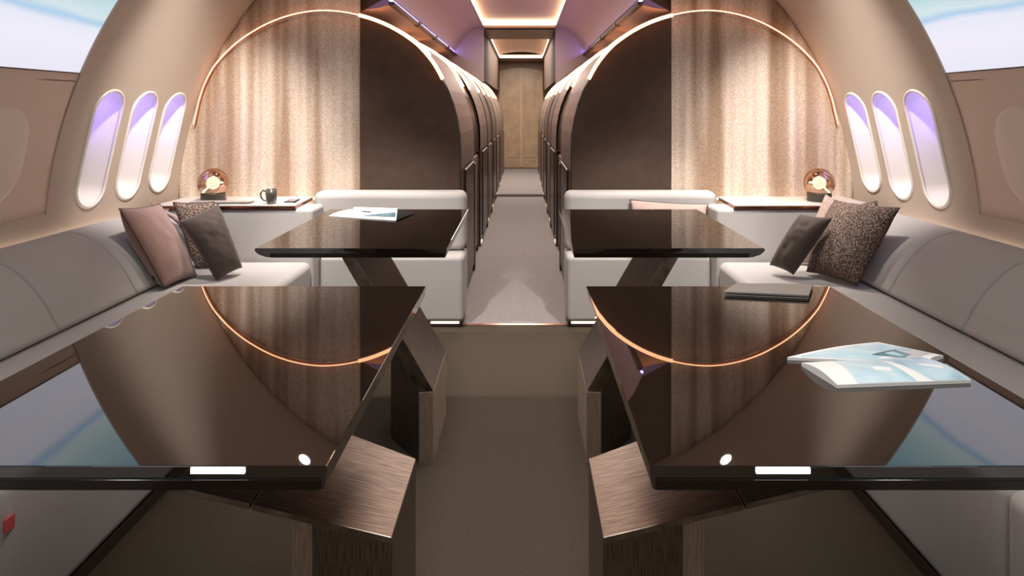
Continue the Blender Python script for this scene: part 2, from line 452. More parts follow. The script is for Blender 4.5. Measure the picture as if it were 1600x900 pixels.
t = tray('ceiling_light', 10.2, 14.0, 470, ZTOP-40, 60, 'led_cove_soft'); tag(t, 'short recessed ceiling light tray beyond the bulkhead opening, nearer the doors', 'ceiling light')
VA = [(500, ZTOP), (640, 2585), (760, 2500), (850, 2380), (905, 2262)]
for s in (-1, 1):
    V = []; F = []
    for x, z in VA: V += [W(s*x, 4.62, z), W(s*x, 9.05, z)]
    for i in range(len(VA)-1): F.append([2*i, 2*i+1, 2*i+3, 2*i+2])
    tag(obj('ceiling_vault_'+SIDE[s], V, F, M['ceil'], smooth=True), kind='structure')
    # end of the vault over the partition
    V = [W(s*x, 4.6, z) for x, z in VA]+[W(s*1110, 4.6, 2150), W(s*1300, 4.6, 2150), W(s*1300, 4.6, 2760), W(s*XT, 4.6, ZL), W(s*500, 4.6, ZL)]
    tag(obj('wall_header_'+SIDE[s], V, [list(range(len(V)))], M['suede']), kind='structure')
    # bins: dark rail, fascia running below it
    t = thing('overhead_bin', W(s*1000, 6.8, 2080), 'long peach overhead bin along the %s side of the aisle' % SIDE[s], 'overhead bin')
    V = []; F = []; PB = [(905, 2205), (985, 2180), (1080, 2168), (1200, 2164), (1700, 2164)]
    for x, z in PB: V += [W(s*x, 4.62, z), W(s*x, 15.0, z)]
    for i in range(len(PB)-1): F.append([2*i, 2*i+1, 2*i+3, 2*i+2])
    obj('fascia', V, F, M['bin'], t, True)
    bm = mb(); box(bm, s*878, s*920, 4.62, 9.0, 2196, 2226, 6)
    for j in range(1, 4): box(bm, s*872, s*922, 4.62+j*1.1, 4.74+j*1.1, 2190, 2228, 4)
    put('rail', bm, M['rail'], t)
    bm = mb(); tube(bm, [W(s*915, k, 2244) for k in (4.64, 6, 7.5, 8.98)], .008, 6); put('violet_strip', bm, M['led_violet'], t)
    # cross bulkhead with the opening
    bm = mb(); prism(bm, [(s*505, ZTOP+100), (s*505, 1790), (s*700, 1960), (s*1300, 2150), (s*1300, ZTOP+100)], 9.0, 9.04)
    tag(put('wall_bulkhead_'+SIDE[s], bm, M['bulk']), kind='structure')
    # inner liner of the opening and upper wall beyond it
    bm = mb(); prism(bm, [(s*505, ZTOP), (s*560, ZTOP), (s*560, 1890), (s*505, 1850)], 9.04, 15.0)
    tag(put('trim_opening_'+SIDE[s], bm, M['suede']), kind='structure')
quad('ceiling_above_aisle', -XT, XT, 4.6, 15.2, ZL+60, M['ceil'])
bm = mb(); box(bm, -505, 505, 8.86, 9.06, ZTOP-25, ZTOP+90); tag(put('trim_header', bm, M['endwall']), kind='structure')
# ceiling beyond the bulkhead round the second tray
zc2 = ZTOP-40
quad('ceiling_cross_a', -505, 505, 9.0, 10.2, zc2, M['endwall']); quad('ceiling_cross_b', -505, 505, 14.0, 15.2, zc2, M['endwall'])
for s in (-1, 1): quad('ceiling_strip_'+SIDE[s], s*465, s*510, 10.2, 14.0, zc2, M['endwall'])
for s in (-1, 1):
    tag(obj('trim_added_light_blocker_'+SIDE[s], [W(s*980, KB, ZL-30), W(s*980, 15.3, ZL-30), W(s*980, 15.3, 3045), W(s*980, KB, 3045)], [[0, 1, 2, 3]], M['ceil']), kind='structure')  # unseen sheet added to keep stray world light out above the ceiling
# cap above the trays
quad('ceiling_roof', -2300, 2300, KB, 15.3, 3040, M['ceil'])
# end wall and double door
bm = mb(); box(bm, -2300, 2300, 15.1, 15.2, -10, 3050); tag(put('wall_front', bm, M['endwall']), kind='structure')
d = thing('door_1', W(0, 15.08, 46), kind='structure')
for s in (-1, 1):
    pr = [(s*6, 60)]+[(s*6, 2420)]+[(s*x, 2420-90*(x/520)**2) for x in (130, 260, 390, 520)]+[(s*520, 60)]
    bm = mb(); prism(bm, pr, 15.06, 15.1, 6); o = put('door_leaf', bm, M['door'], d)
    bm = mb(); prism(bm, [(s*80, 300), (s*80, 2200), (s*330, 2200), (s*330, 300)], 15.052, 15.064, 5); put('door_panel', bm, M['door'], o)
bm = mb(); box(bm, -7, 7, 15.03, 15.07, 100, 2410); put('door_seam', bm, M['doorseam'], d)
bm = mb(); box(bm, -2400, 2400, KB-.1, KB, -10, 3050); tag(put('wall_rear', bm, M['suede']), kind='structure')

# ------------------------------------------------------------------ partitions, curtains, arch lights
AR = [(180, 905), (166, 911), (162, 914), (150, 940), (142, 956), (118, 968), (104, 980), (90, 992), (74, 998), (60, 1010), (47, 1020), (38, 1014), (30, 1002), (15, 994), (6.6, 991), (0, 990)]
AX, AZ = 1378.0, 1150.0
def arc_r(a):
    for (a0, r0), (a1, r1) in zip(AR, AR[1:]):
        if a1 <= a <= a0: return r0+(r1-r0)*(a0-a)/(a0-a1)
    return 990
def arc(s, a, dr=0):             # a in degrees, 0 = towards the aisle
    r = arc_r(a)+dr; return (s*(AX-r*math.cos(math.radians(a))), AZ+r*math.sin(math.radians(a)))
XE = 1105.0
A_TOP = 74.2
for s in (-1, 1):
    # curtain
    side = SIDE[s]
    V = []; F = []; xs = [XE+(2392-XE)*i/230 for i in range(231)]; nz = 60
    for i, x in enumerate(xs):
        h = math.sqrt(max(R*R-x*x, 0)); lo = max(0, ZC-h)+2; hi = min(ZL, ZC+h)-2
        for j in range(nz+1):
            z = lo+(hi-lo)*j/nz
            amp = 6
            ph = 2*PI*(x-XE)/143+.9*math.sin(x/210+s)+.5*noise.noise((x/300, z/900, s*3))
            y = amp*math.sin(ph)*.5+amp*.35*math.sin(2.1*ph+1)+5*noise.noise((x/90, z/700, s))
            V.append(W(s*x, 4.552+y/1000, z))
    for i in range(len(xs)-1):
        for j in range(nz):
            a = i*(nz+1)+j; F.append([a, a+1, a+nz+2, a+nz+1])
    o = obj('curtain', V, F, M['curtain'], smooth=True)
    sm = o.modifiers.new('thick', 'SOLIDIFY'); sm.thickness = .004
    tag(o, 'beige woven curtain with soft vertical folds covering the %s wall behind the sofa' % side, 'curtain')
    # suede partition panel
    t = thing('partition', W(s*750, 4.57, 0), 'brown suede partition panel with curved top, %s of the aisle' % side, 'partition')
    pr = [(s*XE, 2)]+[arc(s, a, -8) for a in (74.0, 68, 62, 56, 50, 44, 38, 32, 26, 20, 14, 7, 0)]+[(s*(AX-982), 2)]
    pr[1] = (s*XE, pr[1][1])
    bm = mb(); prism(bm, pr, 4.545, 4.6, 0); put('panel', bm, M['suede'], t)
    bm = mb(); tube(bm, [W(x, 4.55, z) for x, z in pr[8:]], .0055, 8); put('edge_trim', bm, M['poddark'], t, True)
    # arch light running over curtain and panel
    L = thing('arch_light', W(s*AX, 4.52, 2140), 'thin glowing copper arch light over the %s curtain and partition' % side, 'light strip')
    an = [168-2*i for i in range(48)]+[A_TOP]
    bm = mb(); tube(bm, [W(arc(s, a)[0], 4.502, arc(s, a)[1]) for a in an], [.0012+.0014*min(1, (168-a)/30) for a in an], 8)
    put('thin_light', bm, M['led_arc_dim'], L, True)
    an2 = [A_TOP-1.9*i for i in range(24)]
    bm = mb(); tube(bm, [W(arc(s, a)[0], 4.506, arc(s, a)[1]) for a in an2], .0105, 8)
    put('light_tube', bm, M['led_arc'], L, True)
    an = [168-2*i for i in range(70)]
    V = []; F = []
    for a in an:
        for dr, k in ((-5, 4.53), (-5, 4.512), (-7, 4.512), (-7, 4.53)): x, z = arc(s, a, dr); V.append(W(x, k, z))
    for i in range(len(an)-1):
        for q in range(4): F.append([4*i+q, 4*i+(q+1) % 4, 4*i+4+(q+1) % 4, 4*i+4+q])
    obj('channel', V, F, M['copper'], L)

# ------------------------------------------------------------------ suites along the aisle
PK = [(4.62, 5.78, 0), (5.95, 6.55, 30), (6.70, 7.85, 0), (8.05, 8.92, 0), (9.20, 10.3, 0), (10.5, 11.6, 0), (11.85, 12.9, 0), (13.15, 14.3, 0)]
ordn = ['first', 'second', 'third', 'fourth', 'fifth', 'sixth', 'seventh', 'eighth']
for s in (-1, 1):
    for i, (k0, k1, rec) in enumerate(PK):
        t = thing('seat_suite', W(s*600, (k0+k1)/2, 0), 'taupe curved seat suite shell, %s from the lounge along the %s of the aisle' % (ordn[i], SIDE[s]), 'seat suite', 'seat suites along the aisle')
        aa = [70, 62, 54, 46, 38, 32, 26, 20, 14, 7, 0]
        out = [arc(s, a, -4-rec) for a in aa]+[(s*(AX-986+rec), 1010)]
        inn = [(x+s*26*1, z-10) for x, z in out][::-1]
        bm = mb(); prism(bm, out+inn, k0, k1, 5); put('shell', bm, M['pod' if rec == 0 else 'poddark'], t, True, wn=True)
        # lower wall with a door panel
        x0 = AX-990+rec
        bm = mb(); box(bm, s*(x0+8), s*(x0+40), k0+.02, k1, 0, 1000, 5); put('lower_wall', bm, M['poddark'], t)
        bm = mb(); w = (k1-k0)
        box(bm, s*(x0-4), s*(x0+10), k0+.25*w, k1-.04*w, 70, 985, 8); put('door_panel', bm, M['pod' if i % 2 else 'poddark'], t)
        bm = mb(); box(bm, s*(x0-10), s*(x0+8), k1-.05*w, k1+.02, 6, 960, 5); put('door_post', bm, M['poddark'], t)
        bm = mb(); box(bm, s*(x0-6), s*(x0+8), k0+.04, k0+.08*w+.04, 30, 60, 3); put('floor_light', bm, M['led_step'], t)
        # cross partition and glowing rim
        if i:
            pr = [(s*1300, 1000), (s*1300, arc(s, 84, -16)[1])]+[arc(s, a, -10-rec) for a in aa]+[(s*(AX-980+rec), 1000)]
            bm = mb(); prism(bm, pr, k0, k0+.04); put('cross_panel', bm, M['suede'], t)
        if 1:  # the first suite's rim is added to light the bin fascia
            bm = mb(); tube(bm, [W(*((lambda q: (q[0], k0-.01 if i else k0+.05, q[1]))(arc(s, a, 6 if i else 2)))) for a in [80-2.5*j for j in range(21)] if i or 40 < a < 73], .0105, 8)
            put('light_rim', bm, M['led_pod'], t, True)
        bm = mb(); box(bm, s*(x0+40), s*1300, k1-.05, k1, 0, 1050, 4); put('rear_panel', bm, M['poddark'], t)

# ------------------------------------------------------------------ sofas
BP = [(1955, 484), (1962, 560), (2010, 640), (2070, 710), (2135, 765), (2205, 800), (2270, 816), (2325, 812), (2352, 790), (2350, 640), (2330, 500), (2300, 484)]
def rounded_extrude(bm, prof, k0, k1, rad, n=5):
    """profile pushed along k with softly rounded ends"""
    cx = sum(p[0] for p in prof)/len(prof); cz = sum(p[1] for p in prof)/len(prof)
    # resample as a closed smooth loop
    m = len(prof); P = []
    for i in range(m):
        p0, p1, p2, p3 = prof[i-1], prof[i], prof[(i+1) % m], prof[(i+2) % m]
        for q in range(4):
            t = q/4
            P.append(tuple(.5*((2*p1[c])+(-p0[c]+p2[c])*t+(2*p0[c]-5*p1[c]+4*p2[c]-p3[c])*t*t+(-p0[c]+3*p1[c]-3*p2[c]+p3[c])*t**3) for c in (0, 1)))
    nrm = []
    for i in range(len(P)):
        dx = P[(i+1) % len(P)][0]-P[i-1][0]; dz = P[(i+1) % len(P)][1]-P[i-1][1]; L = math.hypot(dx, dz) or 1
        nx, nz = dz/L, -dx/L
        if nx*(P[i][0]-cx)+nz*(P[i][1]-cz) < 0: nx, nz = -nx, -nz
        nrm.append((nx, nz))
    secs = []
    for j in range(n+1):
        a = PI/2*j/n; secs.append((k0+rad*(1-math.sin(a))/1000*1.0, rad*(1-math.sin(a))*0, a))
    ks = [(k0+rad/1000*(1-math.cos(PI/2*j/n)), rad*(1-math.sin(PI/2*j/n))) for j in range(n+1)]
    ks += [(k1-(k-k0), d) for k, d in ks[::-1]]
    rings = []
    for k, d in ks:
        rings.append([bm.verts.new(W(p[0]-nn[0]*d, k, p[1]-nn[1]*d)) for p, nn in zip(P, nrm)])
    for a, b in zip(rings, rings[1:]):
        for j in range(len(P)): bm.faces.new((a[j], a[(j+1) % len(P)], b[(j+1) % len(P)], b[j]))
    bm.faces.new(rings[0][::-1]); bm.faces.new(rings[-1])
for s in (-1, 1):
    side = SIDE[s]
    t = thing('bench_sofa', W(s*1700, 2.0, 0), 'long pale upholstered bench sofa along the %s cabin wall' % side, 'sofa')
    for k0, k1 in ((-.6, 1.655), (1.655, 4.07)):
        bm = mb(); box(bm, s*1290, s*2010, k0, k1, 42, 482, 42, 6); put('seat', bm, M['sofa'], t, True, wn=True)
    bm = mb(); box(bm, s*1299, s*2240, -.6, 4.07, 0, 41); put('plinth', bm, M['plinth'], t)
    for k0, k1 in ((-.55, .545), (.545, 1.64), (1.64, 2.74), (2.74, 3.29), (3.29, 4.07)):
        bm = mb(); rounded_extrude(bm, [(s*x, z) for x, z in BP], k0, k1, 14); put('back_cushion', bm, M['sofa'], t, True)
    bm = mb(); box(bm, s*2000, s*2230, -.6, 4.07, 60, 490, 6); put('back_support', bm, M['sofa'], t)
    bm = mb(); tube(bm, [W(s*2378, k, 750) for k in (-.6, 1, 2.5, 4.05)], .006, 6); put('wall_uplight', bm, M['led_uplight'], t, True)
    if s < 0:
        bm = mb(); box(bm, -1288, -1294, 1.657, 1.690, 348, 383, 1); tag(put('fabric_tag', bm, M['tag'], t), 'small red fabric tag')
    # corner block under the side table
    t = thing('corner_cabinet', W(s*1700, 4.2, 0), 'pale upholstered corner block holding up the %s side table' % side, 'cabinet')
    bm = mb(); box(bm, s*1292, s*2230, 4.09, 4.325, 0, 811, 26, 5); put('body', bm, M['sofa'], t, True, wn=True)
    t = thing('side_table', W(s*1800, 4.25, 815), 'pale stone side table with copper edge in the %s rear corner' % side, 'side table')
    zt = [(s*1398, 4.075), (s*2290, 4.075), (s*2290, 4.47), (s*1412, 4.47)]
    bm = mb(); plan(bm, zt, 829, 838, 2); put('top', bm, M['marble'], t)
    zt2 = [(s*1400, 4.078), (s*2288, 4.078), (s*2288, 4.468), (s*1414, 4.468)]
    bm = mb(); plan(bm, zt2, 812, 829, 2); put('edge_band', bm, M['copper'], t)
    bm = mb(); tube(bm, [W(s*x, 4.487, 820) for x in (1412, 1700, 2200, 2320)], .006, 6); put('curtain_fill_strip', bm, M['led_curtain_fill'], t, True)  # hidden strip added to brighten the lower curtain
    # low upholstered end wall facing the table
    t = thing('end_sofa', W(s*800, 4.35, 0), 'low pale upholstered end sofa in front of the %s brown partition' % side, 'sofa')
    bm = mb(); box(bm, s*338, s*1286, 4.2, 4.505, 46, 484, 34, 6); put('base', bm, M['sofa'], t, True, wn=True)
    bm = mb(); box(bm, s*338, s*1372, 4.335, 4.5, 486, 886, 48, 7); put('backrest', bm, M['sofa'], t, True, wn=True)
    bm = mb(); box(bm, s*352, s*1286, 4.25, 4.5, 0, 46, 4); put('plinth', bm, M['plinth'], t)
    bm = mb(); box(bm, s*372, s*560, 4.235, 4.25, 28, 40, 2); put('floor_light', bm, M['led_floor'], t)

# ------------------------------------------------------------------ tables
XI, XO, ZT, TK = 252.0, 1018.0, 892.0, 38.0
def top_prof(s): return [(s*x, z) for x, z in ((XI, ZT), (XO, ZT), (XO+4, ZT-5), (XO+2, ZT-12), (XO-14, ZT-26), (XO-44, ZT-36), (XO-70, ZT-TK), (XI+8, ZT-TK), (XI+4, ZT-TK+4))]
def table(s, k0, k1, far):
    where = ('front' if not far else 'far'); side = SIDE[s]
    lab = {(-1, 0): 'gloss dark table nearest on the left, holding nothing, on a folded bronze leg',
           (1, 0): 'gloss dark table nearest on the right, holding the pale blue magazines',
           (-1, 1): 'gloss dark table before the left end sofa, holding an open white magazine',
           (1, 1): 'gloss dark table before the right end sofa, with nothing on it'}[(s, int(far))]
    t = thing('lounge_table', W(s*600, (k0+k1)/2, 0), lab, 'table', 'lounge tables')
    bm = mb(); prism(bm, top_prof(s), k0, k1, 1.6, 2); put('tabletop', bm, M['lacquer'], t)
    # slim rail let into the edge, a little below the top
    bm = mb(); box(bm, s*(XI+10), s*(XO-60), k0-.004, k0+.01, ZT-TK+2, ZT-TK+18, 1); put('edge_rail', bm, M['edge'], t)
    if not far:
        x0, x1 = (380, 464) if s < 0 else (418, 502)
        bm = mb(); box(bm, s*x0, s*x1, k0-.003, k0+.008, ZT-11, ZT-1.5, .5); tag(put('edge_glint', bm, M['glint_white'], t), 'short glowing bar imitating a light reflection in the table edge')  # glowing box stands in for a light reflected in the edge
        pl = lambda x: 545+.24*(x-223)
        # pedestal
        a, b = 1.352, 1.652
        plan_pts = [(223, a), (392, a), (392, 1.63), (223, b)]
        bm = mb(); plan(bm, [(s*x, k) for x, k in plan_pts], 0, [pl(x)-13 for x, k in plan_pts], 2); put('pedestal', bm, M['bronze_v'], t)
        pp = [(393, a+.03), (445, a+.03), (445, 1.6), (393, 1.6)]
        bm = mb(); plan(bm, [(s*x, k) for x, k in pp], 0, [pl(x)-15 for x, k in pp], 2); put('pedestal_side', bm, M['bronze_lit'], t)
        # folded arm: lower plate and upper plate with a joint between
        pa = [(223, 1.35), (519, 1.35), (519, 1.72), (223, 1.655)]
        bm = mb(); plan(bm, [(s*x, k) for x, k in pa], [pl(x)-13 for x, k in pa], [pl(x) for x, k in pa], 1.5); put('lower_plate', bm, M['bronze'], t)
        pb = [(523, 1.35), (900, 1.35), (900, 1.72), (523, 1.72)]
        bm = mb(); plan(bm, [(s*x, k) for x, k in pb], [pl(x)-13 for x, k in pb], [pl(x) for x, k in pb], 1.5); put('upper_plate', bm, M['bronze'], t)
        pc = [(420, 1.38), (600, 1.38), (600, 1.68), (420, 1.68)]
        bm = mb(); plan(bm, [(s*x, k) for x, k in pc], [pl(x)-27 for x, k in pc], [pl(x)-13 for x, k in pc], 1.5); put('joint_plate', bm, M['edge'], t)
        pd = [(740, 1.37), (896, 1.37), (896, 1.7), (740, 1.7)]
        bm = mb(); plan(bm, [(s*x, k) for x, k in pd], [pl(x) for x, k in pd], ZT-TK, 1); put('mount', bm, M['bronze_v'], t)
    else:
        a, b = 2.612, 3.04
        zt = ZT-TK
        low = [(313, 0), (313, 296), (372, 292), (372, 0)]
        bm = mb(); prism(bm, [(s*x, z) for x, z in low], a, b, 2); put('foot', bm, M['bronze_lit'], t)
        arm = [(313, 297), (636, zt), (694, zt), (372, 293)]
        bm = mb(); prism(bm, [(s*x, z) for x, z in arm], a, b, 2); put('arm', bm, M['bronze'], t)
        gp = [(372, a+.004), (530, 2.82), (545, b-.01), (372, b-.01)]
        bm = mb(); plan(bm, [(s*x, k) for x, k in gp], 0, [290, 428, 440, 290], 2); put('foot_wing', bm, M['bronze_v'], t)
for s in (-1, 1):
    table(s, 1.0, 2.014, False); table(s, 2.56, 3.554, True)

# ------------------------------------------------------------------ pillows
def pillow(label, c4, thick, m, group='scatter pillows', cord=True, wr=0, seed=0, back=.6):
    """c4: world corners top-left, top-right, bottom-right, bottom-left"""
    A, B, C, D = [Vector(v) for v in c4]; thick *= 1.3
    nx = ((B-A)+(C-D)); ny = ((A-D)+(B-C)); nrm = nx.cross(ny).normalized()
    if nrm.y > 0: nrm = -nrm
    base = (C+D)/2
    t = thing('pillow', base, label, 'pillow', group)
    n = 30; bm = mb(); grid = {}
    for sg in (1, -1):
        for i in range(n+1):
            for j in range(n+1):
                u, v = -1+2*i/n, -1+2*j/n
                # edges pull in between the corners
                pu = u*(1-  .045*(1-v*v)); pv = v*(1-  .045*(1-u*u))
                a, b = (pu+1)/2, (pv+1)/2
                p = D.lerp(C, a).lerp(A.lerp(B, a), b)
                h = thick*((1-abs(u)**2.6)*(1-abs(v)**2.6))**.52
                if wr: h += wr*noise.noise((u*2.2+seed, v*7+seed+u*2, seed))*(1-u*u)*(1-v*v)
                h += .012*noise.noise((u*1.6+seed, v*1.6, sg*2+seed))*(1-u*u)*(1-v*v)
                if sg < 0 and (i in (0, n) or j in (0, n)): grid[(sg, i, j)] = grid[(1, i, j)]; continue
                grid[(sg, i, j)] = bm.verts.new(p+nrm*h*(1 if sg > 0 else -back))
        for i in range(n):
            for j in range(n):
                q = [grid[(sg, i, j)], grid[(sg, i+1, j)], grid[(sg, i+1, j+1)], grid[(sg, i, j+1)]]
                bm.faces.new(q if sg > 0 else q[::-1])
    def back_x(z):
        for (x0, z0), (x1, z1) in zip(BP, BP[1:]):
            if z0 <= z <= z1: return x0+(x1-x0)*(z-z0)/(z1-z0)
        return 1955 if z < 484 else 9999
    if abs(base.x) > 1400*U:
        for (sg, i, j), v in list(grid.items()):
            e = 18 if sg > 0 else 11
            v.co.z = max(v.co.z, (484+e*.5)*U)
            lim = (back_x(v.co.z/U)-e-(34 if v.co.z < 560*U else 0))*U
            if abs(v.co.x) > lim: v.co.x = math.copysign(lim, v.co.x)
    rim = [grid[(1, i, 0)].co.copy() for i in range(n)]+[grid[(1, n, j)].co.copy() for j in range(n)]+[grid[(1, n-i, n)].co.copy() for i in range(n)]+[grid[(1, 0, n-j)].co.copy() for j in range(n)]
    put('cover', bm, m, t, True)
    if cord:
        bm = mb(); tube(bm, rim, .0022, 6, True); put('piping', bm, M['cord'], t, True)
    return t
G = 'scatter pillows on the sofas'
pillow('dusty rose velvet pillow leaning at the front of the left pillow pile', (at(186, 326, 3.38), at(250, 319, 3.80), at(308, 431, 3.68), at(256, 450, 3.40)), .062, M['pink'], G, wr=.004, seed=1)
pillow('rose velvet pillow peeping out behind the front rose pillow on the left', (at(236, 311, 4.02), at(279, 346, 4.02), at(276, 408, 3.98), at(228, 396, 3.98)), .022, M['pink'], G, cord=False, seed=2)
pillow('charcoal satin pillow leaning on a woven pillow beside the left side table', (at(280, 345, 3.66), at(341, 318, 3.80), at(379, 418, 3.74), at(338, 440, 3.58)), .062, M['satin'], G, cord=False, wr=.008, seed=3)
pillow('speckled brown woven pillow behind the charcoal pillow on the left sofa', (at(270, 316, 3.90), at(334, 315, 3.99), at(352, 421, 3.94), at(304, 422, 3.86)), .035, M['boucle'], G, seed=4)
pillow('large speckled brown woven pillow with dark piping on the right sofa', (at(1304, 313, 3.94), at(1406, 325, 3.42), at(1340, 446, 3.42), at(1260, 424, 3.72)), .07, M['boucle'], G, seed=5)
pillow('charcoal satin pillow leaning in front of the large speckled pillow', (at(1250, 334, 3.74), at(1302, 340, 3.60), at(1240, 430, 3.60), at(1202, 414, 3.74)), .05, M['satin'], G, cord=False, wr=.008, seed=6)
pillow('pale taupe pillow tilted behind both pillows on the right sofa', (at(1290, 303, 3.99), at(1322, 316, 3.98), at(1296, 412, 3.93), at(1240, 412, 3.98)), .045, M['palerose'], G, cord=False, seed=7)
pillow('speckled pillow whose corner shows behind the large one by the right wall', (at(1334, 320, 4.04), at(1370, 314, 3.95), at(1378, 370, 3.88), at(1342, 376, 3.98)), .02, M['boucle'], G, seed=8)
pillow('speckled rosy pillow on the right end sofa behind the far table', (at(984, 312, 4.30), at(1106, 319, 4.30), at(1106, 398, 4.19), at(986, 398, 4.19)), .034, M['palerose'], G, seed=9)

# ------------------------------------------------------------------ things on the side tables
for s, px in ((-1, 333), (1, 1280)):
    c = at(px, 287, 4.25); r = 96*U; b = Vector((c.x, c.y, 838*U))
    t = thing('table_lamp', b, 'copper glass globe lamp glowing on the %s side table' % SIDE[s], 'lamp', 'globe lamps')
    bm = mb(); lathe(bm, b, [(0, 0), (70*U, 0), (76*U, 3*U), (76*U, 52*U), (72*U, 57*U), (0, 57*U)], 40); put('base', bm, M['lampbase'], t, False)
    c.z = b.z+57*U+r*.66
    bm = mb(); bmesh.ops.create_uvsphere(bm, u_segments=48, v_segments=24, radius=r, matrix=Matrix.Translation(c)); g = put('globe', bm, M['copperglass'], t, True)
    bm = mb(); bmesh.ops.create_uvsphere(bm, u_segments=24, v_segments=14, radius=r*.45, matrix=Matrix.Translation(c)); put('bulb', bm, M['bulb'], t, True)
    bm = mb(); tube(bm, [c, c+Vector((s*r*.62, -.02, -r*.66))], r*.075, 8); tube(bm, [c, c+Vector((-s*r*.74, -.01, r*.04))], r*.075, 8); put('bulb_arm', bm, M['bulb'], t, True)
# mug
c = on(424, 318.5, 838); t = thing('mug', c, 'dark grey glazed mug on the left side table', 'mug')
r = 8.6*4.12*U; h = 95*U
bm = mb(); lathe(bm, c, [(0, 0), (r*.72, 0), (r*.86, h*.06), (r*.94, h*.25), (r, h*.6), (r, h), (r*.92, h), (r*.92, h*.6), (r*.8, h*.1), (0, h*.08)], 32); put('cup', bm, M['mug'], t, True)
hp = [Vector((-r*.93, 0, h*.82)), Vector((-r*1.5, 0, h*.92)), Vector((-r*1.95, 0, h*.72)), Vector((-r*1.9, 0, h*.45)), Vector((-r*1.5, 0, h*.25)), Vector((-r*.92, 0, h*.2))]
bm = mb(); tube(bm, [c+p for p in hp], 5.5*U, 8); put('handle', bm, M['mug'], t, True)
def flat_on(bm, pts, z0, z1, bev=1.0):
    plan(bm, [(v.x/U, v.y/U/1000) for v in pts], z0, z1, bev, 2)
z = 838
def side_pt(x, k): return W(x, k, z)
t = thing('paper_sheet', side_pt(-1530, 4.2, ), 'white paper sheet lying under the mug on the left side table', 'paper')
bm = mb(); flat_on(bm, [side_pt(-1700, 4.14), side_pt(-1440, 4.13), side_pt(-1440, 4.38), side_pt(-1700, 4.38)], 838.2, 840, 0); put('sheet', bm, M['paper'], t)
for o in list(t.children): pass
t = thing('phone', side_pt(-1480, 4.2), 'slate blue phone lying right of the mug on the left side table', 'phone')
bm = mb(); flat_on(bm, [side_pt(-1500, 4.15), side_pt(-1432, 4.16), side_pt(-1440, 4.28), side_pt(-1508, 4.27)], 840.3, 848, 2); put('body', bm, M['black'], t)
bm = mb(); flat_on(bm, [side_pt(-1497, 4.154), side_pt(-1436, 4.163), side_pt(-1443, 4.276), side_pt(-1504, 4.267)], 848, 849, 0); put('screen', bm, M['phone'], t)
def folder(label, pts, z0, h):
    """soft folded grey cover: two leaves meeting at a pointed end"""
    c = sum(pts, Vector())/4
    t = thing('folder', Vector((c.x, c.y, z0*U)), label, 'folder')
    for nm, a, b in (('lower_leaf', 0, h*.3), ('upper_leaf', h*.55, h)):
        bm = mb(); q = [p.lerp(c, .02 if nm == 'lower_leaf' else .0) for p in pts]
        zz0 = [z0+.3+a, z0+.3+a, z0+.3+a*.6, z0+.3+a*.6]; zz1 = [z0+.3+b, z0+.3+b, z0+.3+b, z0+.3+b]
        plan(bm, [(v.x/U, v.y/U/1000) for v in q], zz0, zz1, 1.2, 2); put(nm, bm, M['greycloth'], t)
    bm = mb(); q = [p.lerp(c, .3) for p in pts]
    plan(bm, [(v.x/U, v.y/U/1000) for v in q], z0+h*.25, z0+h*.6, 0); put('spine', bm, M['black'], t)
    return t
folder('grey folder lying in front of the globe lamp on the left side table', [side_pt(-2080, 4.09), side_pt(-1715, 4.10), side_pt(-1690, 4.16), side_pt(-2060, 4.17)], 838, 16)
folder('grey folded folder at the back edge of the nearest right table', [on(1131, 462, 892), on(1264, 468, 892), on(1270, 450, 892), on(1150, 449, 892)], 892, 13)

# ------------------------------------------------------------------ reading matter on the tables
def booklet(name, label, cat, pts, z0, h, group=None, curl=6, n=14):
    """thin stapled booklet, gently domed along its length; pts front-left, front-right, back-right, back-left"""
    A, B, C, D = pts; c = (A+B+C+D)/4
    t = thing(name, Vector((c.x, c.y, z0*U)), label, cat, group)
    def P(u, v, w):              # w 0 bottom, 1 top
        p = A.lerp(B, u).lerp(D.lerp(C, u), v)
        return Vector((p.x, p.y, (z0+.4+w*(h+curl*math.sin(PI*v)))*U))
    V = []; F = []
    for j in range(n+1):
        v = j/n
        for u in (0, 1):
            V += [P(u, v, 0), P(u, v, 1)]
    for j in range(n):
        a = 4*j; b = a+4
        F += [[a, a+2, b+2, b], [a+1, b+1, b+3, a+3], [a, b, b+1, a+1], [a+2, a+3, b+3, b+2]]
    F += [[0, 1, 3, 2], [4*n, 4*n+2, 4*n+3, 4*n+1]]
    obj('pages', V, F, M['paper'], t)
    def patch(nm, poly, m, lift):
        """printed area given in (u,v) corners, laid on the cover"""
        VV = []; FF = []; q = 12
        a, b_, c_, d_ = poly
        for i in range(q+1):
            for j in range(q+1):
                u0, v0 = i/q, j/q
                uu = (a[0]*(1-u0)+b_[0]*u0)*(1-v0)+(d_[0]*(1-u0)+c_[0]*u0)*v0
                vv = (a[1]*(1-u0)+b_[1]*u0)*(1-v0)+(d_[1]*(1-u0)+c_[1]*u0)*v0
                p = P(uu, vv, 1); p.z += lift*U; VV.append(p)
        for i in range(q):
            for j in range(q):
                a0 = i*(q+1)+j; FF.append([a0, a0+1, a0+q+2, a0+q+1])
        obj(nm, VV, FF, m, t)
    return t, patch
t, patch = booklet('magazine', 'pale blue and white magazine lying behind the other on the right table', 'magazine',
    [on(1230, 563, 892), on(1445, 572, 892), on(1474, 560, 892), on(1372, 539, 892)], 892, 6.5, 'magazines on the right table', 5)
patch('cover_print', [(.06, .04), (.62, .04), (.62, .96), (.06, .96)], M['print_a'], .5)
patch('cover_print', [(.62, .3), (.93, .04), (.86, .96), (.62, .96)], M['print_c'], .5)
patch('cover_print', [(.50, .28), (.80, .22), (.78, .50), (.50, .72)], M['print_d'], .9)
